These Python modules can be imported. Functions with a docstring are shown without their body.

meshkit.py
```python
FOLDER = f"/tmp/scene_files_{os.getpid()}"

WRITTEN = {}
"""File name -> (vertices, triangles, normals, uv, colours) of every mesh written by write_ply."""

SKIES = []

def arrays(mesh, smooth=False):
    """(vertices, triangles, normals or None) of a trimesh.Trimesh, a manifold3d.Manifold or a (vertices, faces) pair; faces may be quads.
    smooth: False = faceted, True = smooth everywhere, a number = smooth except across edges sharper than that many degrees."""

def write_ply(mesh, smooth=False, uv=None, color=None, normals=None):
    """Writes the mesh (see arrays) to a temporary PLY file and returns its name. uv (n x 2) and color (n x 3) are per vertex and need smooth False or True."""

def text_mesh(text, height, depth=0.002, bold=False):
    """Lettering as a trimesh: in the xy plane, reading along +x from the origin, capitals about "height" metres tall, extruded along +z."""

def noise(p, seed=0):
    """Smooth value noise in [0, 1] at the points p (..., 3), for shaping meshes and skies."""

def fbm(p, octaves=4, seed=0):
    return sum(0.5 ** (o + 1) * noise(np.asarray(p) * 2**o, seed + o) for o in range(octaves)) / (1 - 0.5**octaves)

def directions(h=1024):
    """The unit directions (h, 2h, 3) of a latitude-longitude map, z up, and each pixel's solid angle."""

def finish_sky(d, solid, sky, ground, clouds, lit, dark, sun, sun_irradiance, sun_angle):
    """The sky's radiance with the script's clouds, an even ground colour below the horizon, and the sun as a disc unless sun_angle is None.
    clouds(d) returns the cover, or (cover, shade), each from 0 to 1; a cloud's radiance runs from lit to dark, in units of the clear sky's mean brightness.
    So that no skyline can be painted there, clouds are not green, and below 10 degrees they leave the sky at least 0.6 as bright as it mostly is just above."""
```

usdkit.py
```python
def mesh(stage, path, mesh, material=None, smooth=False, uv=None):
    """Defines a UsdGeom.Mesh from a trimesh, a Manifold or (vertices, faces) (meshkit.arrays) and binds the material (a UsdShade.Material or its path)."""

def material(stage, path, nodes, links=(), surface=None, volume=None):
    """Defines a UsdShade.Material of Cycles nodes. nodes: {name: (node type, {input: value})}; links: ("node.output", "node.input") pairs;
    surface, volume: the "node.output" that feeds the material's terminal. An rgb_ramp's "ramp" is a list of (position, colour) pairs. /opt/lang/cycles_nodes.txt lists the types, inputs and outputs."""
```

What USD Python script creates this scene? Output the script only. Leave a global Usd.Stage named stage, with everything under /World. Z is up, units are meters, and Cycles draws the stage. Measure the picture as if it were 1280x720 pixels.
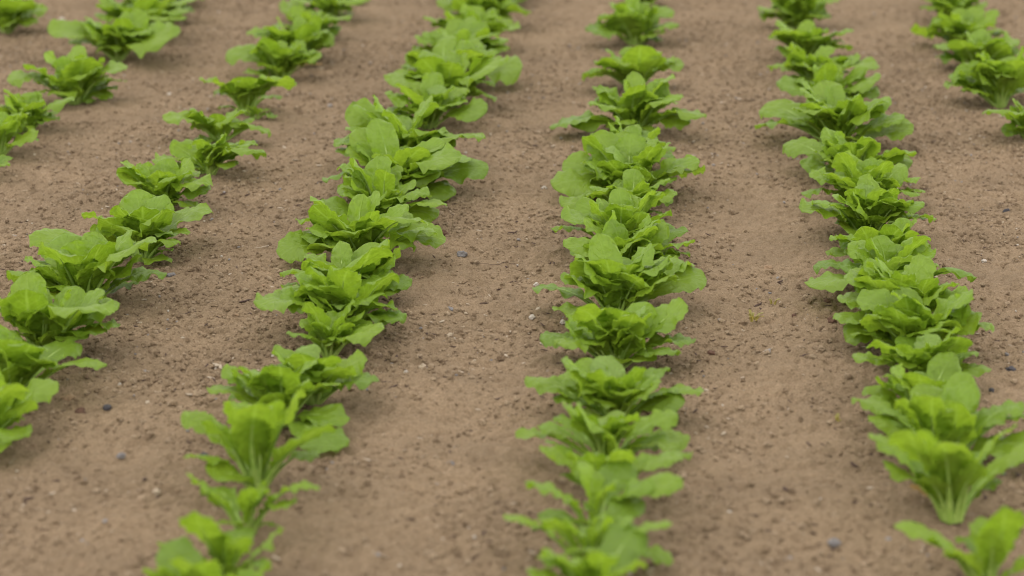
import math
import numpy as np
import trimesh
import usdkit
import meshkit
from pxr import Usd, UsdGeom, UsdLux, UsdShade, Gf, Sdf, Vt

stage = Usd.Stage.CreateInMemory()
UsdGeom.SetStageUpAxis(stage, 'Z')
UsdGeom.SetStageMetersPerUnit(stage, 1.0)
UsdGeom.Xform.Define(stage, '/World')
UsdGeom.Scope.Define(stage, '/World/Looks')

# ---------------------------------------------------------------- camera
ROW = 0.5                                   # distance between drilled rows, metres
FPX, W, H = 2700.0, 1280.0, 720.0           # focal length in picture widths of 1280
PITCH = math.atan(845.0 / FPX)
YAW = math.atan(198.0 * math.cos(PITCH) / FPX)
CAM = np.array([0.0, 0.0, ROW * math.cos(PITCH) / 0.404])
FWD = np.array([-math.sin(YAW) * math.cos(PITCH), math.cos(YAW) * math.cos(PITCH), -math.sin(PITCH)])
RIGHT = np.array([math.cos(YAW), math.sin(YAW), 0.0])
UP = np.cross(RIGHT, FWD)


def at(px, py, z=0.0):
    """The point at height z that is seen at a place of the photograph."""
    d = FWD + RIGHT * (px - W / 2) / FPX - UP * (py - H / 2) / FPX
    return CAM + d * (z - CAM[2]) / d[2]


cam = UsdGeom.Camera.Define(stage, '/World/camera')
cam.AddTransformOp().Set(Gf.Matrix4d(*RIGHT, 0, *UP, 0, *(-FWD), 0, *CAM, 1))
cam.CreateHorizontalApertureAttr(36.0)
cam.CreateFocalLengthAttr(36.0 * FPX / W)
focus = float(np.dot(at(700, 300, 0.06) - CAM, FWD))
cam.CreateFocusDistanceAttr(focus)
cam.CreateFStopAttr(3.2)
cam.CreateExposureAttr(0.66)
cam.CreateClippingRangeAttr(Gf.Vec2f(0.05, 2000))

# ---------------------------------------------------------------- overcast sky and a weak, wide sun behind cloud
SUN_EL, SUN_ROT = math.radians(56), math.radians(-145)
sky = UsdLux.DomeLight.Define(stage, '/World/sky')
sky_mat = usdkit.material(stage, '/World/Looks/sky_material', {
    'tc': ('texture_coordinate', {}),
    'sky': ('sky_texture', {'sky_type': 'single_scattering', 'sun_disc': False, 'sun_elevation': SUN_EL, 'sun_rotation': SUN_ROT, 'aerosol_density': 2.0}),
    'n': ('noise_texture', {'scale': 2.2, 'detail': 5.0, 'roughness': 0.55}),
    'ramp': ('rgb_ramp', {'ramp': [(0.3, (5.2, 5.1, 4.9)), (0.7, (8.3, 8.0, 7.6))]}),
    'mix': ('mix_color', {'blend_type': 'mix', 'fac': 0.85}),
    'bg': ('background_shader', {'strength': 0.15}),
}, [('tc.generated', 'n.vector'), ('n.fac', 'ramp.fac'), ('sky.color', 'mix.a'), ('ramp.color', 'mix.b'), ('mix.result', 'bg.color')], surface='bg.background')
UsdShade.MaterialBindingAPI.Apply(sky.GetPrim()).Bind(sky_mat)
sky.GetPrim().SetCustomDataByKey('kind', 'structure')
sky.GetPrim().SetCustomDataByKey('label', 'bright even overcast sky above the field')
sun = UsdLux.DistantLight.Define(stage, '/World/sun')
sun.CreateIntensityAttr(0.13)
sun.CreateAngleAttr(60.0)
sun.CreateColorAttr(Gf.Vec3f(1.0, 0.96, 0.9))
sun.GetPrim().CreateAttribute('inputs:normalize', Sdf.ValueTypeNames.Bool).Set(True)
sun.AddRotateZOp().Set(math.degrees(-SUN_ROT))
sun.AddRotateXOp().Set(-(90 - math.degrees(SUN_EL)))
sun.GetPrim().SetCustomDataByKey('kind', 'structure')

# ---------------------------------------------------------------- helpers
used = {}


def numbered(parent, name):
    k = used.get((parent, name), -1) + 1
    used[(parent, name)] = k
    return f'{parent}/{name}' + (f'_{k:03d}' if k else '')


def tag(prim, label=None, cat=None, group=None, kind=None):
    for key, v in (('label', label), ('category', cat), ('group', group), ('kind', kind)):
        if v:
            prim.SetCustomDataByKey(key, v)


def put(parent, name, mesh, mat, smooth=True, uv=None):
    m = usdkit.mesh(stage, numbered(parent, name), mesh, mat, smooth=smooth, uv=uv)
    m.CreateDoubleSidedAttr(True)
    return m


def sm(a, b, x):
    t = np.clip((x - a) / (b - a), 0, 1)
    return t * t * (3 - 2 * t)


# ---------------------------------------------------------------- materials
def soil_material(name, base, dark, pale, bump):
    return usdkit.material(stage, '/World/Looks/' + name, {
        'g': ('geometry', {}),
        'n1': ('noise_texture', {'scale': 4.3, 'detail': 9.0, 'roughness': 0.68}),
        'n2': ('noise_texture', {'scale': 85.0, 'detail': 5.0, 'roughness': 0.65}),
        'n3': ('noise_texture', {'scale': 330.0, 'detail': 5.0, 'roughness': 0.7}),
        'r1': ('rgb_ramp', {'ramp': [(0.3, tuple(np.array(base) * 0.8)), (0.7, tuple(np.array(base) * 1.12))]}),
        'r2': ('rgb_ramp', {'ramp': [(0.3, dark), (0.44, (1, 1, 1)), (0.6, (1.03, 1.03, 1.03)), (0.74, pale)]}),
        'r3': ('rgb_ramp', {'ramp': [(0.3, (0.4, 0.37, 0.35)), (0.45, (0.95, 0.95, 0.95)), (0.56, (1.05, 1.05, 1.05)), (0.72, (1.5, 1.5, 1.55))]}),
        'm1': ('mix_color', {'blend_type': 'multiply', 'fac': 1.0, 'use_clamp': False}),
        'm2': ('mix_color', {'blend_type': 'multiply', 'fac': 1.0, 'use_clamp': False}),
        'add': ('math', {'math_type': 'multiply_add', 'value2': 0.4}),
        'b': ('bump', {'strength': bump, 'distance': 0.004}),
        'p': ('principled_bsdf', {'roughness': 0.95, 'specular_ior_level': 0.15, 'diffuse_roughness': 0.6}),
    }, [('g.position', 'n1.vector'), ('g.position', 'n2.vector'), ('g.position', 'n3.vector'),
        ('n1.fac', 'r1.fac'), ('n2.fac', 'r2.fac'), ('n3.fac', 'r3.fac'),
        ('r1.color', 'm1.a'), ('r2.color', 'm1.b'), ('m1.result', 'm2.a'), ('r3.color', 'm2.b'), ('m2.result', 'p.base_color'),
        ('n3.fac', 'add.value1'), ('n2.fac', 'add.value3'), ('add.value', 'b.height'), ('b.normal', 'p.normal')], surface='p.BSDF')


SOIL = (0.256, 0.183, 0.113)
m_soil = soil_material('dry_sandy_soil', SOIL, (0.7, 0.66, 0.63), (1.25, 1.25, 1.27), 1.0)
m_crumb = soil_material('soil_crumb', (0.262, 0.189, 0.118), (0.7, 0.68, 0.66), (1.2, 1.2, 1.2), 0.5)
m_crumb_pale = soil_material('pale_soil_crumb', (0.31, 0.232, 0.152), (0.7, 0.68, 0.66), (1.2, 1.2, 1.2), 0.5)
m_crumb_mid = soil_material('brown_soil_crumb', (0.2, 0.14, 0.087), (0.7, 0.68, 0.66), (1.2, 1.2, 1.2), 0.5)
m_crumb_dark = soil_material('dark_soil_crumb', (0.2, 0.138, 0.094), (0.7, 0.68, 0.66), (1.2, 1.2, 1.2), 0.5)


def stone_material(name, c, rough=0.7):
    return usdkit.material(stage, '/World/Looks/' + name, {
        'tc': ('texture_coordinate', {}),
        'n': ('noise_texture', {'scale': 260.0, 'detail': 4.0, 'roughness': 0.6}),
        'r': ('rgb_ramp', {'ramp': [(0.3, tuple(np.array(c) * 0.72)), (0.7, tuple(np.array(c) * 1.15))]}),
        'b': ('bump', {'strength': 0.4, 'distance': 0.001}),
        'p': ('principled_bsdf', {'roughness': rough, 'specular_ior_level': 0.35}),
    }, [('tc.object', 'n.vector'), ('n.fac', 'r.fac'), ('r.color', 'p.base_color'), ('n.fac', 'b.height'), ('b.normal', 'p.normal')], surface='p.BSDF')


m_stone = {'white': stone_material('white_pebble', (0.45, 0.395, 0.33)), 'cream': stone_material('cream_pebble', (0.38, 0.3, 0.21)),
           'blue': stone_material('blue_grey_pebble', (0.185, 0.17, 0.165)), 'grey': stone_material('grey_pebble', (0.27, 0.24, 0.22)),
           'dark': stone_material('dark_pebble', (0.055, 0.05, 0.055)), 'brown': stone_material('brown_clod', (0.12, 0.065, 0.042), 0.95),
           'tan': stone_material('tan_pebble', (0.3, 0.2, 0.12), 0.9)}
m_debris = stone_material('dead_plant_debris', (0.07, 0.04, 0.03), 0.9)
m_straw = stone_material('pale_straw', (0.42, 0.34, 0.25), 0.8)


def leaf_material(name, dark, light, back, vein, trans):
    return usdkit.material(stage, '/World/Looks/' + name, {
        'tc': ('texture_coordinate', {}),
        'g': ('geometry', {}),
        'o': ('object_info', {}),
        'xyz': ('separate_xyz', {}),
        'u0': ('math', {'math_type': 'subtract', 'value2': 0.5}),
        'u1': ('math', {'math_type': 'absolute'}),
        'mid': ('map_range', {'from_min': 0.012, 'from_max': 0.05, 'to_min': 1.0, 'to_max': 0.0, 'clamp': True}),
        'ph0': ('math', {'math_type': 'multiply', 'value2': 8.0}),
        'ph1': ('math', {'math_type': 'multiply_add', 'value2': -5.0}),
        'nd': ('noise_texture', {'scale': 45.0, 'detail': 2.0}),
        'ph2': ('math', {'math_type': 'multiply_add', 'value2': 0.9}),
        'pp': ('math', {'math_type': 'pingpong', 'value2': 0.5}),
        'vn': ('map_range', {'from_min': 0.0, 'from_max': 0.1, 'to_min': 0.55, 'to_max': 0.0, 'clamp': True}),
        'vmax': ('math', {'math_type': 'maximum'}),
        'n1': ('noise_texture', {'scale': 28.0, 'detail': 4.0, 'roughness': 0.6}),
        'n2': ('noise_texture', {'scale': 105.0, 'detail': 3.0, 'roughness': 0.55}),
        'mixr': ('math', {'math_type': 'multiply_add', 'value2': 0.6}),
        'rr': ('math', {'math_type': 'multiply', 'value2': 0.4}),
        'ramp': ('rgb_ramp', {'ramp': [(0.12, dark), (0.75, light)]}),
        'r2': ('rgb_ramp', {'ramp': [(0.3, (0.86, 0.86, 0.8)), (0.7, (1.14, 1.12, 1.2))]}),
        'm2': ('mix_color', {'blend_type': 'multiply', 'fac': 1.0, 'use_clamp': False}),
        'vs': ('math', {'math_type': 'multiply', 'value2': 0.5}),
        'mv': ('mix_color', {'blend_type': 'mix', 'b': vein}),
        'mb': ('mix_color', {'blend_type': 'mix', 'b': back}),
        'bf': ('math', {'math_type': 'multiply', 'value2': 0.6}),
        'h0': ('math', {'math_type': 'multiply_add', 'value2': -0.3}),
        'b': ('bump', {'strength': 0.8, 'distance': 0.0035}),
        'p': ('principled_bsdf', {'roughness': 0.36, 'specular_ior_level': 0.5}),
        'tl': ('translucent_bsdf', {}),
        'tcol': ('mix_color', {'blend_type': 'multiply', 'fac': 1.0, 'b': (1.12, 1.08, 0.75), 'use_clamp': False}),
        'mc': ('mix_closure', {'fac': trans}),
    }, [('tc.UV', 'xyz.vector'), ('xyz.x', 'u0.value1'), ('u0.value', 'u1.value1'), ('u1.value', 'mid.value'),
        ('xyz.y', 'ph0.value1'), ('u1.value', 'ph1.value1'), ('ph0.value', 'ph1.value3'),
        ('tc.object', 'nd.vector'), ('nd.fac', 'ph2.value1'), ('ph1.value', 'ph2.value3'), ('ph2.value', 'pp.value1'), ('pp.value', 'vn.value'),
        ('mid.result', 'vmax.value1'), ('vn.result', 'vmax.value2'),
        ('tc.object', 'n1.vector'), ('tc.object', 'n2.vector'), ('o.random', 'rr.value1'), ('n1.fac', 'mixr.value1'), ('rr.value', 'mixr.value3'),
        ('mixr.value', 'ramp.fac'), ('n2.fac', 'r2.fac'), ('ramp.color', 'm2.a'), ('r2.color', 'm2.b'),
        ('vmax.value', 'vs.value1'), ('vs.value', 'mv.fac'), ('m2.result', 'mv.a'),
        ('g.backfacing', 'bf.value1'), ('bf.value', 'mb.fac'), ('mv.result', 'mb.a'), ('mb.result', 'p.base_color'),
        ('vmax.value', 'h0.value1'), ('n2.fac', 'h0.value3'), ('h0.value', 'b.height'), ('b.normal', 'p.normal'),
        ('mb.result', 'tcol.a'), ('tcol.result', 'tl.color'), ('p.BSDF', 'mc.closure1'), ('tl.BSDF', 'mc.closure2')], surface='mc.closure')


m_leaf = leaf_material('beet_leaf', (0.122, 0.216, 0.012), (0.212, 0.328, 0.027), (0.23, 0.365, 0.03), (0.27, 0.405, 0.07), 0.5)
m_leaf_dull = leaf_material('older_beet_leaf', (0.096, 0.178, 0.013), (0.172, 0.277, 0.024), (0.19, 0.315, 0.03), (0.24, 0.36, 0.06), 0.48)
m_leaf_young = leaf_material('young_beet_leaf', (0.19, 0.305, 0.024), (0.25, 0.38, 0.06), (0.23, 0.35, 0.07), (0.28, 0.39, 0.07), 0.46)
m_leaf_dead = leaf_material('withered_beet_leaf', (0.22, 0.10, 0.03), (0.34, 0.24, 0.06), (0.25, 0.14, 0.05), (0.3, 0.2, 0.09), 0.15)
m_stalk = usdkit.material(stage, '/World/Looks/beet_stalk', {
    'tc': ('texture_coordinate', {}),
    'n': ('noise_texture', {'scale': 60.0, 'detail': 3.0}),
    'r': ('rgb_ramp', {'ramp': [(0.3, (0.19, 0.31, 0.04)), (0.7, (0.31, 0.42, 0.10))]}),
    'p': ('principled_bsdf', {'roughness': 0.45, 'subsurface_weight': 0.0}),
}, [('tc.object', 'n.vector'), ('n.fac', 'r.fac'), ('r.color', 'p.base_color')], surface='p.BSDF')
m_weed = leaf_material('weed_leaf', (0.3, 0.25, 0.05), (0.42, 0.34, 0.09), (0.3, 0.28, 0.08), (0.34, 0.3, 0.1), 0.3)

# ---------------------------------------------------------------- the field: one sheet, finely crumbled in the part near the camera
def low_relief(x, y):
    p = np.stack([x, y, np.zeros_like(x)], -1)
    return 0.022 * (meshkit.noise(p * 2.3, 5) - 0.5) + 0.012 * (meshkit.noise(p * 7.1, 6) - 0.5)


def fine_relief(x, y):
    p = np.stack([x, y, np.zeros_like(x)], -1)
    a = meshkit.fbm(p * 38.0, 3, 11)
    b = meshkit.noise(p * 95.0, 21)
    c = meshkit.noise(p * 210.0, 31)
    pits = sm(0.66, 0.8, meshkit.noise(p * np.array([55.0, 62.0, 1.0]), 41))
    return 0.010 * (a - 0.5) + 0.0055 * (np.abs(b - 0.5) * 2 - 0.5) + 0.0055 * (np.abs(c - 0.5) * 2 - 0.5) - 0.005 * pits


def soil_z(x, y):
    x, y = np.atleast_1d(np.asarray(x, float)), np.atleast_1d(np.asarray(y, float))
    return low_relief(x, y) + fine_relief(x, y)


def axis(lo, hi, step, far):
    inner = np.arange(lo, hi + step / 2, step)
    grow = step * 1.28 ** np.arange(1, 60)
    out = np.cumsum(grow)
    out = out[out < far]
    return np.concatenate([(lo - out)[::-1], inner, hi + out])


def build_ground():
    xs, ys = axis(-2.2, 1.6, 0.0053, 400.0), axis(2.0, 7.2, 0.0068, 400.0)
    X, Y = np.meshgrid(xs, ys)
    Z = low_relief(X, Y) + fine_relief(X, Y)
    reach = np.maximum(np.maximum(np.abs(X + 0.3) - 2.2, 0), np.maximum(np.abs(Y - 4.6) - 2.8, 0))
    Z *= 1 - sm(0.3, 2.0, reach)
    n, m = X.shape
    idx = np.arange(n * m).reshape(n, m)
    f = np.concatenate([np.stack([idx[:-1, :-1], idx[:-1, 1:], idx[1:, 1:]], -1).reshape(-1, 3), np.stack([idx[:-1, :-1], idx[1:, 1:], idx[1:, :-1]], -1).reshape(-1, 3)])
    g = put('/World', 'ground', (np.stack([X, Y, Z], -1).reshape(-1, 3), f), m_soil, smooth=True)
    tag(g.GetPrim(), 'dry sandy brown soil of the field between the rows', kind='structure')


build_ground()

# ---------------------------------------------------------------- leaves
def bezier(P, t):
    t = t[:, None]
    p = (1 - t) ** 3 * P[0] + 3 * (1 - t) ** 2 * t * P[1] + 3 * (1 - t) * t ** 2 * P[2] + t ** 3 * P[3]
    d = 3 * (1 - t) ** 2 * (P[1] - P[0]) + 6 * (1 - t) * t * (P[2] - P[1]) + 3 * t ** 2 * (P[3] - P[2])
    return p, d / np.linalg.norm(d, axis=1, keepdims=True)


def waves(rng, k, lo, hi):
    return [(rng.uniform(lo, hi), rng.uniform(lo, hi), rng.uniform(0, 6.28), rng.choice([-1, 1])) for _ in range(k)]


def leaf(parent, tip, rng, wr=None, rough=1.0, mat=None, stalk=None, name='leaf', nv=28, nu=14, label=None, droop=None, start=None, roll=None):
    """A beet leaf from the plant's crown (the local origin) to tip: a blade that narrows into its stalk."""
    tip = np.asarray(tip, float)
    r, h = math.hypot(tip[0], tip[1]), tip[2]
    az = math.atan2(tip[1], tip[0])
    out, side, up = np.array([math.cos(az), math.sin(az), 0]), np.array([-math.sin(az), math.cos(az), 0]), np.array([0, 0, 1.0])
    L = math.hypot(r, h)
    e = math.atan2(h, r)
    e1 = min(e + rng.uniform(0.2, 0.5), 1.5)
    e2 = e - (rng.uniform(0.4, 0.95) if droop is None else droop)
    foot = out * min(0.008, r * 0.2) + up * 0.004
    bend = side * L * rng.uniform(-0.07, 0.07)
    P = [foot, foot + L * 0.36 * (out * math.cos(e1) + up * math.sin(e1)) + bend, tip - L * 0.34 * (out * math.cos(e2) + up * math.sin(e2)) + bend, tip]
    t = np.linspace(0, 1, nv + 1)
    t = 1 - (1 - t) ** 1.45
    C, T = bezier(P, t)
    start = rng.uniform(0.10, 0.22) if start is None else start
    s = np.clip((t - start) / (1 - start), 0, 1)
    wr = wr or rng.uniform(0.235, 0.31)
    blunt = rng.uniform(2.2, 3.4)
    prof = np.maximum(s, 1e-6) ** rng.uniform(0.75, 1.0) * np.maximum(1 - s ** blunt, 0) ** 0.5 / 0.68
    hw = np.maximum(wr * L * prof, np.where(s < 0.9, 0.0022 + 0.012 * L * np.minimum(t / start, 1), 0.0006))
    N = np.cross(T, side)
    N /= np.linalg.norm(N, axis=1, keepdims=True)
    roll = (rng.uniform(-0.3, 0.3) if roll is None else roll) + rng.uniform(-0.3, 0.3) * s ** 1.5
    S = side * np.cos(roll)[:, None] + N * np.sin(roll)[:, None]
    N = N * np.cos(roll)[:, None] - side * np.sin(roll)[:, None]
    u = np.linspace(-1, 1, nu + 1)
    uu, ss = np.meshgrid(u, s)
    hh = hw[:, None]
    fold = rng.uniform(0.1, 0.4) * (1 - 0.75 * ss ** 1.6)
    lift = fold * np.abs(uu) ** 1.35 * hh
    lift = lift - rng.uniform(0.05, 0.42) * np.abs(uu) ** 3 * hh * sm(0.25, 0.9, ss)       # margins roll outwards
    amp = rough * rng.uniform(0.06, 0.15)
    wob = 0
    for sgn in (-1, 1):
        f1, p1, f2, p2 = rng.uniform(2.0, 3.3), rng.uniform(0, 6.28), rng.uniform(4.5, 7.0), rng.uniform(0, 6.28)
        wob = wob + np.where(uu * sgn > 0, np.sin(6.28 * f1 * ss + p1) + 0.6 * np.sin(6.28 * f2 * ss + p2), 0)
    lift = lift + amp * wob * np.abs(uu) ** 2.2 * hh * sm(0.03, 0.3, ss)
    q = np.stack([uu * hh * 95, ss * L * 95, np.full_like(uu, rng.uniform(0, 99))], -1)
    blister = meshkit.noise(q, 3) - 0.5 + 0.5 * (meshkit.noise(q * 2.1, 4) - 0.5)
    lift = lift + rough * 0.009 * blister * sm(0.02, 0.25, ss) * (0.35 + np.abs(uu)) * min(1, L / 0.12)
    edge = 1 + rough * 0.035 * np.sin(6.28 * rng.uniform(3, 6) * ss + rng.uniform(0, 6) + 2 * np.sign(uu)) * np.abs(uu) ** 4
    across = uu * hh * edge * (1 - 0.12 * fold)
    shear = -0.13 * np.abs(uu) ** 1.6 * hh * (1 - ss)                                       # veins sweep forward
    V = C[:, None, :] + S[:, None, :] * across[..., None] + N[:, None, :] * lift[..., None] + T[:, None, :] * shear[..., None]
    n, m = uu.shape
    idx = np.arange(n * m).reshape(n, m)
    f = np.stack([idx[:-1, :-1], idx[:-1, 1:], idx[1:, 1:], idx[1:, :-1]], -1).reshape(-1, 4)
    V = V.reshape(-1, 3)
    V[:, 2] = np.maximum(V[:, 2], 0.003)
    uv = np.stack([0.5 + 0.5 * uu, ss], -1).reshape(-1, 2)
    b = put(parent, name, (V, f), mat or m_leaf, smooth=True, uv=uv)
    if label:
        tag(b.GetPrim(), label)
    # stalk and midrib: a ridge under the blade
    k = max(6, int(nv * 0.7))
    tt = np.linspace(0, 0.72, k + 1)
    C2, T2 = bezier(P, tt)
    N2 = np.cross(T2, side)
    N2 /= np.linalg.norm(N2, axis=1, keepdims=True)
    rad = np.interp(tt, [0, 0.15, 0.45, 0.72], [0.0034, 0.0024, 0.0014, 0.0004]) * (0.55 + L / 0.2)
    ring = np.linspace(0, 2 * math.pi, 7)[:-1]
    V2 = (C2 - N2 * rad[:, None] * 0.8)[:, None, :] + rad[:, None, None] * (side * np.cos(ring)[None, :, None] * 1.25 + N2[:, None, :] * np.sin(ring)[None, :, None])
    n2, m2 = len(tt), len(ring)
    a = np.arange(n2 * m2).reshape(n2, m2)
    f2 = np.stack([a[:-1], np.roll(a, -1, 1)[:-1], np.roll(a, -1, 1)[1:], a[1:]], -1).reshape(-1, 4)
    put(str(b.GetPath()), 'stalk', (V2.reshape(-1, 3), f2), stalk or m_stalk, smooth=True)
    return b


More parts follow.
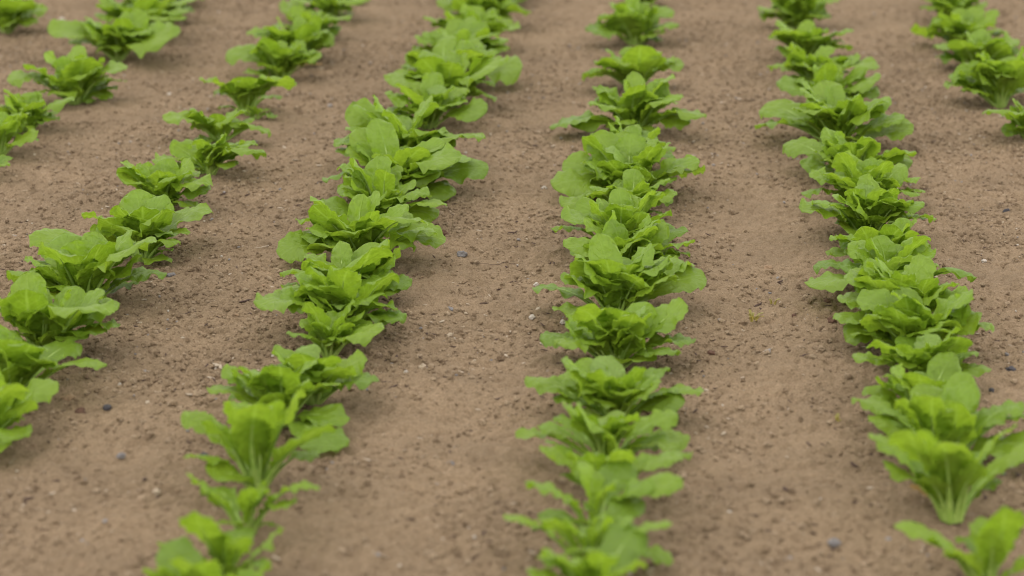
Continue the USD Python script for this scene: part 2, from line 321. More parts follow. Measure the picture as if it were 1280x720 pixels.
# ---------------------------------------------------------------- the plants: where each stands in the field and where its leaves reach
# row: list of (foot in the photograph, leaves as (tip in the photograph, tip height in cm), number of young inner leaves, look)
ROWS = {
 'A': [((8, 43), [(60, 10, 7), (38, 3, 11), (5, -4, 12), (-20, 8, 8), (25, 15, 10)], 4, '')],
 'B': [
  ((218, 6), [(249, -2, 7), (180, -8, 9), (215, -14, 12), (240, -10, 10)], 3, ''),
  ((192, 26), [(135, 15, 8), (236, 15, 6), (160, -3, 11), (200, -6, 12), (245, 0, 8), (175, 8, 10)], 4, ''),
  ((170, 48), [(120, 20, 8), (140, 8, 11), (180, 12, 12), (222, 25, 7), (233, 16, 8), (200, 12, 11)], 4, ''),
  ((148, 77), [(61, 42, 9), (105, 30, 12), (130, 32, 13), (165, 35, 13), (210, 51, 8), (218, 35, 9), (135, 55, 11), (180, 42, 11)], 4, 'with a long leaf arching left'),
  ((95, 131), [(8, 99, 7), (30, 80, 11), (78, 70, 12), (105, 72, 13), (158, 87, 9), (55, 93, 11), (112, 92, 11), (142, 118, 2), (117, 127, 2)], 4, 'with a pointed right leaf'),
  ((36, 166), [(8, 134, 9), (25, 128, 11), (85, 126, 9), (45, 127, 12), (60, 150, 6)], 3, ''),
  ((-2, 200), [(44, 174, 6), (-15, 150, 10), (15, 150, 10), (-40, 160, 8)], 3, ''),
  ((-12, 228), [(6, 207, 5), (-20, 190, 10), (-50, 205, 6)], 2, ''),
 ],
 'C': [
  ((432, 5), [(458, -5, 8), (405, -8, 10), (440, -16, 12), (425, -14, 11)], 3, ''),
  ((412, 27), [(352, 15, 7), (365, 0, 10), (400, -7, 12), (456, 3, 9), (425, 0, 12), (390, 10, 11), (440, 18, 6)], 4, ''),
  ((392, 50), [(340, 36, 7), (366, 24, 10), (400, 22, 12), (422, 42, 6), (432, 25, 8), (375, 30, 11)], 4, ''),
  ((372, 76), [(308, 42, 9), (338, 33, 12), (380, 30, 13), (410, 38, 9), (416, 50, 6), (350, 45, 10), (392, 45, 11)], 4, ''),
  ((352, 97), [(283, 65, 7), (325, 58, 12), (362, 60, 13), (400, 72, 7), (323, 88, 4), (345, 70, 11), (385, 68, 8)], 3, 'with a yellowing leaf tip on its right'),
  ((308, 140), [(249, 100, 9), (268, 114, 5), (303, 96, 13), (322, 97, 11), (367, 99, 10), (288, 103, 10), (272, 135, 2), (335, 104, 10)], 2, 'open and long stalked'),
  ((318, 148), [(346, 146, 2), (312, 133, 6), (335, 138, 4)], 1, 'a tiny seedling'),
  ((275, 180), [(206, 152, 7), (243, 139, 11), (272, 142, 11), (298, 141, 10), (333, 167, 5), (245, 180, 2), (310, 155, 9)], 1, 'with one broad low arched leaf'),
  ((262, 222), [(192, 204, 6), (268, 182, 9), (330, 190, 7), (213, 213, 6), (248, 196, 8), (290, 198, 6), (318, 181, 8), (240, 208, 9)], 3, 'thin and straggly with a stalk leaning right'),
  ((203, 265), [(151, 225, 9), (160, 246, 6), (198, 214, 10), (253, 231, 9), (258, 240, 6), (215, 228, 12), (228, 218, 11), (180, 232, 10)], 3, ''),
  ((178, 326), [(102, 270, 9), (148, 258, 12), (178, 258, 12), (203, 262, 12), (238, 291, 6), (258, 256, 8), (120, 283, 8), (216, 312, 3), (175, 272, 12)], 3, 'broad spreading with overlapping leaves'),
  ((107, 379), [(8, 341, 8), (57, 285, 10), (75, 293, 11), (97, 320, 12), (52, 333, 11), (124, 328, 14), (180, 302, 15), (209, 342, 6), (172, 353, 3), (115, 295, 10), (30, 350, 7), (95, 300, 12)], 3, 'with a pale leaf spread flat left'),
  ((55, 442), [(2, 372, 12), (33, 361, 15), (62, 380, 13), (150, 379, 9), (122, 390, 12), (151, 405, 6), (70, 412, 10), (103, 424, 6), (20, 415, 12)], 4, 'dense with smooth round leaves'),
  ((12, 495), [(134, 455, 7), (65, 452, 9), (20, 425, 12), (-30, 430, 12), (40, 430, 12), (-60, 470, 8)], 4, 'with one long blunt leaf stretched right'),
  ((-18, 552), [(73, 478, 9), (38, 500, 9), (29, 522, 6), (-10, 470, 13), (20, 480, 13), (-70, 500, 10)], 4, ''),
 ],
 'D': [
  ((625, 8), [(657, 0, 6), (590, -14, 10), (625, -18, 12), (560, -8, 7), (650, -12, 9)], 3, ''),
  ((600, 34), [(545, 0, 9), (575, -12, 12), (605, -10, 13), (661, 14, 7), (630, -6, 11), (645, 2, 9), (590, 2, 12)], 4, 'with a long leaf reaching left'),
  ((590, 62), [(529, 21, 10), (560, 24, 11), (585, 26, 12), (622, 27, 10), (646, 36, 8), (605, 30, 12), (545, 42, 7)], 5, ''),
  ((575, 88), [(520, 44, 9), (515, 62, 6), (635, 50, 9), (612, 46, 11), (598, 50, 12), (555, 50, 10), (636, 60, 7)], 5, ''),
  ((558, 112), [(653, 84, 6), (604, 68, 11), (512, 72, 8), (503, 82, 5), (545, 74, 11), (580, 72, 11), (615, 75, 9)], 5, ''),
  ((565, 137), [(620, 86, 13), (487, 106, 8), (512, 96, 10), (535, 92, 11), (610, 104, 10), (575, 95, 12)], 3, 'with one large blade raised on the right'),
  ((536, 164), [(462, 146, 5), (505, 107, 13), (603, 145, 6), (556, 130, 10), (485, 122, 10), (494, 156, 3), (575, 130, 8), (540, 118, 12)], 3, 'with leaves bowed down on both sides'),
  ((505, 216), [(418, 183, 7), (437, 164, 12), (460, 163, 13), (500, 163, 14), (522, 165, 15), (606, 173, 8), (575, 171, 10), (565, 186, 8), (545, 165, 11), (430, 178, 12)], 5, 'large crinkled'),
  ((492, 250), [(404, 226, 5), (425, 212, 8), (470, 203, 15), (515, 214, 14), (566, 206, 11), (611, 211, 6), (565, 246, 5), (425, 242, 4), (545, 215, 12), (590, 200, 8)], 5, 'large puckered'),
  ((478, 282), [(399, 265, 5), (428, 245, 9), (485, 238, 12), (530, 243, 10), (554, 257, 7), (543, 275, 4), (455, 250, 10), (510, 248, 12)], 5, ''),
  ((452, 328), [(371, 276, 8), (350, 322, 4), (385, 286, 9), (422, 274, 11), (455, 273, 12), (470, 285, 12), (527, 277, 12), (557, 302, 5), (545, 290, 8), (400, 300, 8), (515, 310, 9)], 6, 'wide ruffled'),
  ((432, 378), [(350, 340, 8), (352, 357, 5), (392, 330, 11), (415, 335, 12), (455, 333, 13), (465, 310, 14), (495, 318, 10), (513, 358, 5), (480, 350, 8), (392, 367, 3)], 5, ''),
  ((432, 414), [(322, 385, 7), (352, 382, 9), (387, 373, 13), (432, 372, 12), (475, 370, 13), (503, 401, 7), (455, 378, 12), (490, 385, 9)], 5, 'with a dark spotted leaf tip on its left'),
  ((412, 446), [(360, 418, 9), (372, 440, 5), (427, 413, 14), (472, 417, 8), (395, 412, 12), (450, 420, 10)], 4, ''),
  ((392, 498), [(343, 438, 9), (375, 440, 10), (392, 456, 12), (430, 458, 10), (466, 478, 6), (410, 448, 12), (350, 462, 6)], 4, ''),
  ((350, 525), [(290, 462, 10), (305, 457, 11), (325, 468, 13), (375, 478, 12), (350, 458, 12), (432, 530, 4), (422, 562, 2), (345, 480, 13)], 4, ''),
  ((322, 604), [(228, 514, 10), (255, 526, 12), (288, 500, 15), (322, 502, 17), (375, 487, 15), (400, 531, 14), (399, 572, 6), (231, 570, 8), (310, 512, 15), (345, 500, 14)], 2, 'tall with upright paddle leaves'),
  ((308, 668), [(233, 593, 10), (252, 600, 8), (312, 610, 13), (330, 612, 13), (397, 611, 9), (352, 660, 4), (365, 630, 8)], 2, 'thin with narrow leaves'),
  ((285, 728), [(243, 640, 14), (197, 679, 7), (302, 670, 13), (350, 660, 8), (335, 708, 6), (265, 690, 12)], 2, ''),
  ((268, 775), [(180, 712, 9), (222, 698, 12), (255, 700, 13), (335, 702, 9), (300, 720, 11), (265, 730, 12), (320, 740, 7)], 2, ''),
 ],
 'E': [
  ((803, 6), [(770, -6, 6), (835, -4, 7), (800, -20, 11), (820, -15, 10), (785, -15, 9)], 3, ''),
  ((795, 54), [(737, 40, 6), (747, 21, 9), (783, 3, 13), (840, 11, 10), (849, 31, 7), (815, 9, 12), (770, 19, 11), (828, 50, 2), (800, 20, 12)], 3, ''),
  ((795, 113), [(729, 91, 6), (743, 78, 8), (758, 61, 11), (800, 57, 13), (855, 80, 7), (842, 70, 9), (792, 90, 11), (760, 72, 12), (825, 72, 10)], 2, 'neat and symmetrical'),
  ((793, 170), [(689, 160, 4), (715, 158, 7), (747, 108, 11), (790, 118, 13), (803, 113, 13), (825, 116, 9), (879, 147, 7), (860, 156, 5), (742, 130, 10), (800, 145, 13), (845, 126, 11), (775, 135, 13)], 3, 'isolated and widespread'),
  ((788, 215), [(737, 170, 8), (763, 170, 11), (790, 170, 13), (813, 173, 12), (830, 178, 9), (842, 198, 7), (745, 195, 7), (800, 178, 13)], 6, 'curly topped'),
  ((790, 247), [(703, 204, 7), (691, 234, 5), (730, 203, 10), (760, 200, 12), (800, 200, 13), (825, 198, 10), (875, 203, 9), (881, 215, 6), (845, 225, 6), (740, 222, 9)], 6, 'curled and rumpled'),
  ((785, 273), [(701, 257, 5), (762, 238, 10), (790, 243, 10), (846, 243, 7), (828, 266, 2), (815, 238, 9), (735, 243, 8)], 5, ''),
  ((778, 313), [(689, 287, 5), (706, 277, 8), (738, 273, 10), (777, 256, 14), (800, 266, 11), (835, 264, 10), (858, 290, 6), (755, 280, 12), (825, 288, 8)], 5, ''),
  ((780, 340), [(706, 309, 7), (740, 306, 9), (800, 296, 11), (869, 301, 7), (825, 305, 9), (775, 302, 11), (850, 318, 5)], 6, ''),
  ((768, 398), [(667, 359, 5), (713, 345, 10), (727, 323, 13), (757, 324, 13), (793, 330, 12), (845, 322, 9), (882, 346, 7), (785, 350, 14), (835, 344, 11), (745, 345, 12), (860, 330, 8)], 4, 'with a lone leaf pointing left'),
  ((770, 455), [(708, 393, 9), (674, 421, 5), (697, 430, 7), (780, 388, 12), (855, 376, 11), (870, 425, 5), (848, 440, 6), (760, 410, 13), (800, 400, 12), (740, 402, 10), (790, 425, 12)], 5, 'big and bushy'),
  ((770, 528), [(656, 473, 6), (690, 498, 4), (710, 464, 10), (750, 462, 12), (778, 470, 14), (820, 483, 12), (880, 489, 6), (853, 508, 5), (800, 458, 10), (735, 480, 11)], 5, ''),
  ((757, 580), [(644, 545, 5), (672, 535, 7), (705, 508, 11), (728, 518, 13), (790, 518, 14), (803, 526, 14), (848, 520, 8), (770, 520, 12)], 3, ''),
  ((750, 625), [(674, 560, 8), (735, 566, 10), (866, 568, 8), (780, 562, 12), (700, 592, 4), (850, 575, 9), (715, 565, 9)], 2, 'with two long side leaves'),
  ((742, 668), [(664, 603, 10), (672, 645, 2), (768, 602, 9), (852, 610, 9), (815, 612, 9), (740, 640, 8)], 2, ''),
  ((735, 712), [(630, 648, 8), (712, 652, 14), (838, 655, 9), (842, 702, 2), (755, 648, 12), (785, 652, 11), (660, 655, 9)], 2, ''),
  ((738, 770), [(660, 718, 7), (690, 692, 11), (755, 690, 14), (795, 700, 11), (725, 700, 13), (800, 735, 6)], 2, ''),
 ],
 'F': [
  ((992, 36), [(952, 12, 7), (965, -5, 10), (985, -10, 13), (1012, -8, 12), (1053, -2, 9), (1000, 2, 12), (1030, 22, 4), (975, 8, 11)], 3, 'separate and upright'),
  ((1008, 78), [(969, 38, 10), (1067, 38, 9), (1038, 44, 10), (1000, 38, 12), (972, 62, 6), (1050, 60, 7), (1017, 35, 10)], 5, ''),
  ((1022, 108), [(960, 84, 6), (990, 80, 9), (1025, 74, 12), (1052, 70, 11), (1094, 87, 7), (990, 97, 8), (1070, 78, 9)], 5, ''),
  ((1035, 135), [(976, 112, 8), (1000, 105, 10), (1050, 108, 12), (1095, 103, 11), (1075, 113, 10), (1020, 115, 10), (1098, 120, 8)], 5, ''),
  ((1047, 188), [(952, 134, 7), (945, 160, 4), (985, 148, 8), (1015, 128, 13), (1050, 130, 14), (1098, 128, 14), (1142, 163, 6), (1130, 148, 9), (1085, 158, 11), (1030, 135, 14), (1000, 138, 12)], 4, 'wide with a big leaf hanging right'),
  ((1068, 230), [(979, 180, 6), (1000, 205, 5), (1063, 177, 13), (1146, 192, 8), (1141, 202, 5), (1090, 175, 9), (1060, 195, 13), (1040, 195, 11), (1100, 195, 9)], 5, ''),
  ((1078, 262), [(1001, 242, 4), (1013, 222, 8), (1040, 216, 10), (1092, 222, 11), (1150, 222, 7), (1157, 238, 5), (1075, 222, 12), (1115, 222, 10)], 6, ''),
  ((1085, 300), [(1002, 264, 8), (1020, 253, 10), (1055, 250, 11), (1085, 248, 12), (1120, 248, 11), (1155, 257, 9), (1170, 275, 6), (1065, 272, 12), (1110, 270, 12)], 5, ''),
  ((1102, 338), [(1036, 298, 7), (1050, 294, 9), (1078, 302, 12), (1105, 293, 12), (1135, 289, 11), (1161, 298, 8), (1142, 312, 7), (1110, 310, 12), (1060, 318, 8)], 5, ''),
  ((1113, 368), [(1016, 332, 4), (1011, 358, 4), (1050, 335, 6), (1100, 333, 11), (1130, 328, 12), (1170, 333, 10), (1220, 348, 6), (1140, 340, 12), (1080, 335, 10)], 5, 'with a wide leaf jutting far right'),
  ((1132, 408), [(1058, 352, 10), (1085, 345, 12), (1110, 348, 12), (1160, 348, 14), (1187, 355, 11), (1052, 378, 7), (1208, 378, 7), (1135, 360, 14)], 6, 'crowded and frilly'),
  ((1148, 445), [(1044, 391, 6), (1053, 412, 4), (1120, 386, 14), (1168, 393, 12), (1208, 375, 11), (1242, 406, 6), (1228, 393, 9), (1085, 392, 10), (1190, 400, 10)], 6, 'broad'),
  ((1152, 482), [(1066, 447, 6), (1097, 426, 10), (1135, 432, 11), (1200, 420, 11), (1192, 457, 5), (1165, 432, 11), (1115, 445, 9)], 4, ''),
  ((1157, 525), [(1095, 472, 8), (1112, 468, 10), (1148, 468, 13), (1192, 475, 11), (1217, 483, 8), (1170, 475, 13)], 4, ''),
  ((1177, 578), [(1065, 498, 9), (1085, 520, 8), (1130, 498, 13), (1165, 495, 15), (1195, 503, 14), (1300, 520, 8), (1125, 510, 11), (1205, 530, 12)], 3, 'with a long leaf arching off to the right'),
  ((1190, 643), [(1086, 542, 12), (1135, 538, 16), (1178, 552, 17), (1155, 540, 15), (1268, 532, 16), (1295, 552, 11), (1105, 575, 9), (1252, 600, 5), (1225, 578, 14), (1200, 560, 16)], 2, 'tall with a clump of upright green stalks'),
  ((1235, 732), [(1117, 657, 9), (1165, 672, 9), (1257, 636, 14), (1195, 688, 10), (1298, 690, 8), (1222, 678, 7), (1240, 660, 12)], 1, ''),
 ],
 'G': [
  ((1182, 8), [(1152, -6, 8), (1178, -18, 12), (1212, -12, 9), (1195, -14, 11)], 3, ''),
  ((1190, 33), [(1157, 10, 8), (1165, -5, 10), (1188, -8, 13), (1215, -4, 10), (1230, 10, 7), (1175, 2, 11)], 4, ''),
  ((1205, 63), [(1142, 42, 4), (1165, 30, 9), (1182, 24, 11), (1234, 30, 11), (1210, 26, 13), (1252, 38, 8), (1195, 32, 12)], 4, ''),
  ((1222, 88), [(1166, 57, 7), (1175, 72, 4), (1200, 50, 11), (1222, 52, 12), (1244, 48, 12), (1275, 52, 9), (1268, 68, 6)], 4, ''),
  ((1250, 134), [(1186, 96, 7), (1200, 80, 10), (1225, 72, 13), (1242, 75, 15), (1294, 80, 10), (1268, 74, 14), (1280, 85, 12), (1235, 85, 14)], 3, 'large and upright'),
  ((1285, 175), [(1236, 140, 8), (1254, 166, 4), (1273, 145, 12), (1300, 138, 12), (1330, 152, 8), (1290, 160, 10)], 3, 'reaching in at the edge'),
 ],
}
ROW_WORDS = {'A': 'first', 'B': 'second', 'C': 'third', 'D': 'fourth', 'E': 'fifth', 'F': 'sixth', 'G': 'last'}
ORD = ['nearest', 'second', 'third', 'fourth', 'fifth', 'sixth', 'seventh', 'eighth', 'ninth', 'tenth', 'eleventh', 'twelfth', 'thirteenth', 'fourteenth',
       'fifteenth', 'sixteenth', 'seventeenth', 'eighteenth', 'nineteenth', 'twentieth']
OLD = {('F', 15): [(1140, 607, 2)], ('C', 4): [(402, 80, 3)], ('F', 9): [(1066, 337, 2)], ('F', 4): [(1012, 175, 2)], ('E', 10): [(775, 452, 2)]}


def plant(row, i, n, foot, leaves, inner, look):
    rng = np.random.default_rng(1000 * (ord(row) - 64) + i)
    B = at(*foot)
    B[2] = float(low_relief(B[0:1], B[1:2])[0]) - 0.002
    path = numbered('/World', 'beet_plant')
    x = UsdGeom.Xform.Define(stage, path)
    x.AddTranslateOp().Set(Gf.Vec3d(*map(float, B)))
    which = 'nearest' if i == n - 1 else 'farthest' if i == 0 else f'{ORD[n - 1 - i]} nearest'
    where = f'{which} in {ROW_WORDS[row]} row from left' if row != 'G' else f'{which} in last row at right'
    if n == 1:
        where = 'in the far left corner'
    if not look:                                                      # say how it spreads
        scale = 0.808 * (foot[1] + 485)
        left, right = (foot[0] - min(l[0] for l in leaves)) / scale, (max(l[0] for l in leaves) - foot[0]) / scale
        look = 'reaching left' if left > 1.45 * right else 'reaching right' if right > 1.45 * left else 'wide' if left + right > 0.30 else 'narrow' if left + right < 0.21 else 'bushy'
    after = look.startswith(('with', 'reach'))
    text = 'tiny beet seedling' if look == 'a tiny seedling' else f'beet plant {look}' if after else look.replace(' with ', ' beet plant with ') if ' with ' in look else f'{look} beet plant'
    text = ('' if len(f'{text}, {where}'.split()) > 13 else 'leafy green ' if after else '') + f'{text}, {where}'
    for cut in (' from left', ' and', ' its', ' off'):
        text = text.replace(cut, '') if len(text.replace('-', ' ').split()) > 15 else text
    tag(x.GetPrim(), text, 'beet plant', 'beet plants growing in rows')
    reach = []
    for (tx, ty, cm) in leaves:
        z = cm / 100.0
        T = at(tx, ty, z + B[2]) - B
        for _ in range(40):                                           # keep every leaf within the lean that a leaf of that height has
            if T[1] < -(0.5 * z + 0.5 * abs(T[0])) and z > 0.015:
                z -= 0.004
            elif T[1] > 0.55 * z + 0.8 * abs(T[0]):
                z += 0.004
            else:
                break
            T = at(tx, ty, z + B[2]) - B
        cm = z * 100
        d = math.hypot(T[0], T[1])
        if math.hypot(d, T[2]) > 0.24:
            T *= 0.24 / math.hypot(d, T[2])
        if d < 0.012:
            T[1] -= 0.012
        reach.append(math.hypot(math.hypot(T[0], T[1]), T[2]))
        stand = T[2] > 0.9 * d
        leaf(path, T, rng, mat=m_leaf_dull if cm <= 6 and rng.random() < 0.5 else m_leaf, droop=rng.uniform(-0.1, 0.45) if stand else None, wr=(rng.uniform(0.29, 0.37) if stand else rng.uniform(0.26, 0.33)) * (1 - 0.38 * float(sm(470, 600, foot[1]))) * (1.32 - 0.32 * float(sm(100, 240, foot[1]))))
    top = max(c for _, _, c in leaves) / 100.0
    mean = float(np.mean(reach))
    a0 = rng.uniform(0, 6.28)
    for k in range((inner + 1) // 2):
        a = a0 + k * 2.4
        l = mean * rng.uniform(0.6, 0.98)
        e = rng.uniform(0.6, 1.3)
        T = np.array([l * math.cos(e) * math.cos(a), l * math.cos(e) * math.sin(a), min(l * math.sin(e), top)])
        leaf(path, T, rng, rough=1.15, mat=m_leaf_young if k % 2 else m_leaf, nv=18, nu=10)
    for k in range(4 if foot[1] < 200 and inner >= 3 else 3 if inner >= 4 and foot[1] < 560 else 2 if inner >= 3 else 0):    # and more at the sides of a full plant
        a = rng.choice([0.0, math.pi]) + rng.uniform(-0.8, 0.8)
        l = mean * rng.uniform(0.85, 1.08)
        e = rng.uniform(0.3, 0.9)
        leaf(path, [l * math.cos(e) * math.cos(a), l * math.cos(e) * math.sin(a), l * math.sin(e)], rng, nv=22, nu=12)
    for k in range(1 + inner // 2 if foot[1] < 560 else 1):                                   # low outer leaves on the side away from the camera
        a = rng.uniform(0.5, 2.6)
        l = mean * rng.uniform(0.8, 1.05)
        e = rng.uniform(0.25, 0.7)
        leaf(path, [l * math.cos(e) * math.cos(a), l * math.cos(e) * math.sin(a), l * math.sin(e)], rng, mat=m_leaf_dull, nv=18, nu=10)
    for k in range(2 + inner // 3 if foot[1] < 440 else 2 if foot[1] < 560 else 1 if inner > 1 else 0):                             # short broad leaves on the near side
        a = rng.uniform(-2.5, -0.64)
        l = mean * rng.uniform(0.65, 0.98)
        e = rng.uniform(0.25, 1.05)
        leaf(path, [l * math.cos(e) * math.cos(a), l * math.cos(e) * math.sin(a), l * math.sin(e)], rng, mat=m_leaf, wr=rng.uniform(0.33, 0.43) * (1 - 0.3 * float(sm(470, 620, foot[1]))), droop=rng.uniform(0.0, 0.6), start=rng.uniform(0.02, 0.1), nv=22, nu=12)
    for k in range(0 if inner < 3 or foot[1] > 600 else 7 if foot[1] < 480 else 2):   # tall spoon-shaped leaves that fill the plant up
        a = rng.uniform(0, 6.28)
        l = mean * rng.uniform(0.9, 1.18)
        e = rng.uniform(0.72, 1.2)
        leaf(path, [l * math.cos(e) * math.cos(a), l * math.cos(e) * math.sin(a), min(l * math.sin(e), top * 1.04)], rng, mat=m_leaf, wr=rng.uniform(0.2, 0.3), roll=rng.uniform(-0.8, 0.8), droop=rng.uniform(0.0, 0.6), start=rng.uniform(0.08, 0.18), nv=24, nu=12)
    for k in range(2):                                                # folded heart leaves
        a = rng.uniform(0, 6.28)
        l = mean * rng.uniform(0.32, 0.45)
        leaf(path, [l * 0.35 * math.cos(a), l * 0.35 * math.sin(a), l * 0.93], rng, rough=1.6, mat=m_leaf_young, nv=12, nu=8, wr=0.3)
    for (tx, ty, cm) in OLD.get((row, i), []):
        T = at(tx, ty, cm / 100 + B[2]) - B
        leaf(path, T, rng, wr=0.2, mat=m_leaf_dead, name='withered_leaf', nv=14, nu=8, label='withered orange brown leaf low on the soil')


for row, plants in ROWS.items():
    for i, p in enumerate(plants):
        plant(row, i, len(plants), *p)

# ---------------------------------------------------------------- single stones, clods and scraps lying on the soil
def lump(rng, size, flat=0.65, sub=2, angular=0.25):
    m = trimesh.creation.icosphere(sub)
    v = m.vertices
    d = 1 + angular * 2 * (meshkit.noise(v * 1.4 + rng.uniform(0, 50, 3), 1) - 0.5) + angular * (meshkit.noise(v * 3.1 + rng.uniform(0, 50, 3), 2) - 0.5)
    v = v * d[:, None] * np.array([1.0, rng.uniform(0.65, 0.95), flat]) * size / 2
    return v, m.faces


STONES = [  # place in the photograph, size in px across, stone, name, label
    (563, 387, 12, 'blue', 'pebble', 'blue grey pebble on bare soil right of the spotted leaf plant row'),
    (213, 343, 14, 'blue', 'pebble', 'dark blue grey stone touching the big open plant of the third row'),
    (1042, 676, 18, 'blue', 'pebble', 'blue grey pebble near the front, left of the nearest right hand plant'),
    (133, 504, 15, 'dark', 'pebble', 'dark grey pebble on soil between third and fourth rows'),
    (100, 510, 18, 'brown', 'soil_clod', 'dark brown clod beside the dark grey pebble'),
    (84, 493, 17, 'tan', 'soil_clod', 'smooth tan clod under the long blunt leaf'),
    (151, 567, 13, 'blue', 'pebble', 'blurred blue grey pebble in the near left soil'),
    (665, 394, 9, 'white', 'pebble', 'small white pebble on a dark crack between fourth and fifth rows'),
    (704, 401, 10, 'white', 'pebble', 'upright white pebble under a leaf of the big bushy plant'),
    (562, 417, 10, 'cream', 'pebble', 'small cream pebble below the blue grey pebble'),
    (529, 457, 15, 'cream', 'pebble', 'flat cream pebble, largest pale one left of the middle row'),
    (670, 353, 10, 'white', 'pebble', 'flat white stone chip just above an isolated leaf tip'),
    (78, 25, 9, 'white', 'pebble', 'white pebble in the far left soil between the first two rows'),
    (889, 434, 12, 'brown', 'soil_clod', 'reddish brown round clod on soil right of the middle row'),
    (1040, 395, 14, 'brown', 'soil_clod', 'dark brown clod left of the sixth row leaves'),
    (1035, 373, 11, 'brown', 'soil_clod', 'small dark clod under a flat leaf of the sixth row'),
    (961, 334, 12, 'tan', 'soil_clod', 'rounded tan clod between the fifth and sixth rows'),
    (993, 390, 9, 'brown', 'soil_clod', 'small reddish clod right of the yellow weed'),
    (555, 296, 15, 'brown', 'soil_clod', 'dark crumbly clod at the right leaf tip of the wide ruffled plant'),
    (578, 316, 14, 'blue', 'pebble', 'grey stone right of the wide ruffled plant'),
    (1263, 461, 14, 'dark', 'pebble', 'black pebble on soil at the right beside the sixth row'),
    (1239, 487, 9, 'dark', 'pebble', 'small black pebble below the larger black pebble'),
    (1230, 326, 8, 'white', 'pebble', 'tiny white pebble right of the sixth row'),
    (1258, 266, 10, 'dark', 'pebble', 'small dark grey pebble far out on the right soil'),
    (680, 237, 9, 'white', 'pebble', 'whitish pebble left of the curled rumpled plant'),
    (563, 574, 11, 'blue', 'pebble', 'blue grey pebble in the blurred soil left of the middle row'),
    (195, 612, 14, 'cream', 'pebble', 'pale blurred pebble left of the tall paddle leaf plant'),
    (212, 118, 8, 'white', 'pebble', 'white grain of stone left of the open long stalked plant'),
    (412, 129, 9, 'grey', 'pebble', 'pale grey pebble on soil right of the open long stalked plant'),
    (255, 561, 12, 'dark', 'soil_clod', 'dark clod beside the left low leaf of the tall plant'),
    (960, 432, 12, 'grey', 'pebble', 'long grey stone chip between the fifth and sixth rows'),
]
rng = np.random.default_rng(7)
for (px, py, size, kind, name, label) in STONES:
    p = at(px, py)
    p[2] = float(soil_z(p[0], p[1])[0])
    s = 0.85 * size / (0.808 * (py + 485))
    v, f = lump(rng, s, 0.7 if name == 'pebble' else 0.75, 3 if name == 'pebble' else 3, 0.36 if name == 'pebble' else 0.45)
    a = rng.uniform(0, 6.28)
    v = v @ np.array([[math.cos(a), math.sin(a), 0], [-math.sin(a), math.cos(a), 0], [0, 0, 1]]) + p + np.array([0, 0, s * 0.16])
    o = put('/World', name, (v, f), m_stone[kind], smooth=True)
    tag(o.GetPrim(), label, 'stone' if name == 'pebble' else 'clod', 'pebbles on the soil' if name == 'pebble' else 'clods on the soil')


def strip(pts, w, thick, twist=0.0):
    """A stick or scrap of dead stem along pts: a closed, flattened tube."""
    pts = np.asarray(pts, float)
    T = np.gradient(pts, axis=0)
    T /= np.linalg.norm(T, axis=1, keepdims=True)
    S = np.cross(T, [0, 0, 1.0])
    S /= np.linalg.norm(S, axis=1, keepdims=True)
    N = np.cross(S, T)
    prof = np.sin(np.linspace(0.25, math.pi - 0.25, len(pts)))[:, None, None]
    ring = np.linspace(0, 2 * math.pi, 7)[:-1] + twist
    V = pts[:, None, :] + prof * (S[:, None, :] * np.cos(ring)[None, :, None] * w + N[:, None, :] * np.sin(ring)[None, :, None] * thick)
    n, m = len(pts), 6
    a = np.arange(n * m).reshape(n, m)
    f = np.stack([a[:-1], np.roll(a, -1, 1)[:-1], np.roll(a, -1, 1)[1:], a[1:]], -1).reshape(-1, 4)
    f = np.vstack([np.concatenate([f[:, [0, 1, 2]], f[:, [0, 2, 3]]]), [[a[0, 0], a[0, k + 1], a[0, k]] for k in range(1, 5)], [[a[-1, 0], a[-1, k], a[-1, k + 1]] for k in range(1, 5)]])
    return V.reshape(-1, 3), f


STICKS = [  # two ends in the photograph, width in mm, material, label
    ((298, 374), (315, 370), 3.0, m_debris, 'scrap', 'dark red scrap of dead leaf on soil left of the fourth row'),
    ((318, 312), (342, 306), 1.6, m_straw, 'straw', 'whitish crooked twig left of the wide ruffled plant'),
    ((266, 449), (277, 458), 4.0, m_straw, 'straw', 'short pale stick lying left of the fourth row'),
    ((222, 387), (248, 384), 1.8, m_debris, 'scrap', 'thin brown twig right of the dense round leaved plant'),
    ((590, 327), (657, 326), 0.9, m_debris, 'scrap', 'long thin dark root fragment between fourth and fifth rows'),
    ((632, 349), (648, 347), 1.5, m_debris, 'scrap', 'short dark stick above the white stone chip'),
    ((942, 376), (953, 372), 2.6, m_debris, 'scrap', 'dark sliver of bark behind the yellow weed'),
    ((948, 434), (966, 427), 1.6, m_straw, 'straw', 'pale grey straw on soil right of the round reddish clod'),
    ((120, 442), (103, 447), 2.4, m_straw, 'straw', 'pale stem scrap at the foot of the dense round leaved plant'),
    ((1000, 442), (1012, 436), 2.0, m_debris, 'scrap', 'small dark twig left of the sixth row'),
    ((300, 213), (286, 208), 2.2, m_debris, 'scrap', 'thin dark stem under the straggly plant'),
    ((176, 372), (184, 371), 2.2, m_straw, 'straw', 'bleached stem chip right of the big open plant'),
]
for (a, b, w, mat, name, label) in STICKS:
    A, Bp = at(*a), at(*b)
    t = np.linspace(0, 1, 9)[:, None]
    P = A + (Bp - A) * t
    P[:, :2] += rng.normal(0, 0.08 * np.linalg.norm(Bp - A), (9, 2)) * np.sin(math.pi * t) * 0.6
    P[:, 2] = soil_z(P[:, 0], P[:, 1]).max() * 0.6 + soil_z(P[:, 0], P[:, 1]) * 0.4 + w * 0.0004
    o = put('/World', name + ('_fragment' if name == 'scrap' else '_piece'), strip(P, w / 1000, w / 2200), mat, smooth=True)
    tag(o.GetPrim(), label, 'plant scrap', 'scraps of dead plant on the soil')


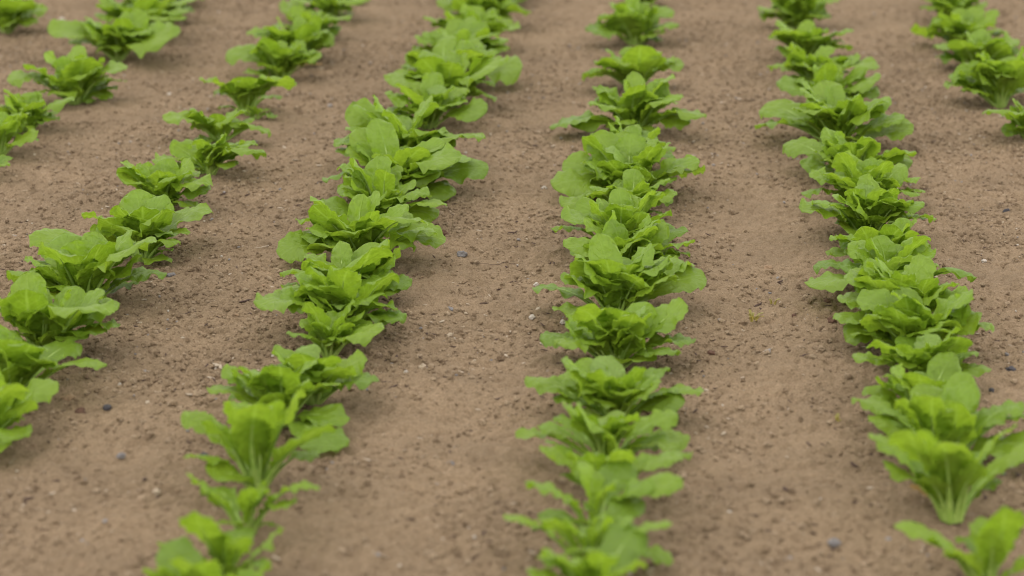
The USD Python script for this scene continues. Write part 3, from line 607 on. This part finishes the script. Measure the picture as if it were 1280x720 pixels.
def weed(px, py, label, n, size, seed):
    r = np.random.default_rng(seed)
    p = at(px, py)
    p[2] = float(soil_z(p[0], p[1])[0])
    path = numbered('/World', 'weed_seedling')
    x = UsdGeom.Xform.Define(stage, path)
    x.AddTranslateOp().Set(Gf.Vec3d(*map(float, p)))
    tag(x.GetPrim(), label, 'weed')
    for k in range(n):
        a, e, l = r.uniform(0, 6.28), r.uniform(0.4, 1.2), size * r.uniform(0.6, 1.1)
        leaf(path, [l * math.cos(e) * math.cos(a), l * math.cos(e) * math.sin(a), l * math.sin(e)], r, wr=r.uniform(0.07, 0.13), mat=m_weed, stalk=m_weed, nv=10, nu=4)


weed(941, 397, 'small yellowish grass like weed on bare soil between fifth and sixth rows', 9, 0.026, 3)
weed(966, 373, 'wisp of yellow seedling just behind the larger yellow weed', 4, 0.02, 4)
weed(1047, 520, 'tiny faint green seedling left of the long arching leaf', 4, 0.014, 5)

# ---------------------------------------------------------------- crumbs, grit and litter too many to count
rng = np.random.default_rng(99)


def scatter(n):
    """Even over the part of the field the lens takes in, a hand's breadth more on every side, and a margin around it."""
    out = np.zeros((0, 2))
    while len(out) < n:
        p = np.stack([rng.uniform(-2.5, 1.8, 4 * n), rng.uniform(2.0, 7.4, 4 * n)], 1)
        half = 0.245 * p[:, 1] + 0.2
        mid = -0.073 * p[:, 1]
        patchy = meshkit.fbm(np.column_stack([p * 4.5, np.zeros(len(p))]), 3, 77) > rng.uniform(0.25, 0.72, len(p))
        out = np.vstack([out, p[(np.abs(p[:, 0] - mid) < half) & patchy]])
    return out[:n]


def instancer(name, label, protos, n, lo, hi, power, sink):
    path = '/World/' + name
    pi = UsdGeom.PointInstancer.Define(stage, path)
    UsdGeom.Scope.Define(stage, path + '/Prototypes')
    targets = []
    for k, (mesh, mat, smooth) in enumerate(protos):
        m = usdkit.mesh(stage, f'{path}/Prototypes/piece_{k:03d}', mesh, mat, smooth=smooth)
        targets.append(m.GetPath())
    pi.CreatePrototypesRel().SetTargets(targets)
    xy = scatter(n)
    size = lo + (hi - lo) * rng.random(n) ** power
    z = soil_z(xy[:, 0], xy[:, 1]) + size * sink
    pi.CreatePositionsAttr(Vt.Vec3fArray.FromNumpy(np.column_stack([xy, z]).astype(np.float32)))
    pi.CreateProtoIndicesAttr(Vt.IntArray.FromNumpy(rng.integers(0, len(protos), n).astype(np.int32)))
    pi.CreateScalesAttr(Vt.Vec3fArray.FromNumpy(np.repeat(size[:, None], 3, 1).astype(np.float32)))
    q = np.zeros((n, 4))
    yaw, tilt = rng.uniform(0, 2 * math.pi, n), rng.normal(0, 0.25, n)
    ax = rng.uniform(0, 2 * math.pi, n)
    cy, sy, ct, st = np.cos(yaw / 2), np.sin(yaw / 2), np.cos(tilt / 2), np.sin(tilt / 2)
    tx, ty = st * np.cos(ax), st * np.sin(ax)                        # tilt about a level axis, after the turn about the upright
    q[:] = np.column_stack([ct * cy, tx * cy + ty * sy, ty * cy - tx * sy, ct * sy])
    pi.CreateOrientationsAttr(Vt.QuathArray.FromNumpy(np.column_stack([q[:, 1:], q[:, :1]]).astype(np.float16)))
    tag(pi.GetPrim(), label, kind='stuff')


crumb = [(lump(rng, 1.0, 0.7, 2 if k < 5 else 1, 0.55), (m_crumb, m_crumb_pale, m_crumb, m_crumb, m_crumb_mid)[k % 5], 40) for k in range(10)]
instancer('soil_crumbs', 'loose crumbs of dry brown soil scattered over the field', crumb, 170000, 0.0016, 0.0125, 4.2, 0.03)
grit = [(lump(rng, 1.0, 0.65, 2, 0.3), m_stone[k], True) for k in ('white', 'cream', 'grey', 'grey', 'cream', 'tan', 'blue')]
instancer('grit', 'small pale and grey stones mixed in the soil surface', grit, 3200, 0.0022, 0.0085, 2.5, 0.12)
bits = [(strip(np.column_stack([np.linspace(-0.5, 0.5, 7), 0.08 * np.sin(np.linspace(0, 5, 7) + k), np.zeros(7)]), 0.09 + 0.05 * k, 0.07), m_debris if k < 3 else m_straw, True) for k in range(4)]
instancer('plant_litter', 'fine dark and pale scraps of dead stems on the soil', bits, 7500, 0.004, 0.018, 2.2, 0.05)
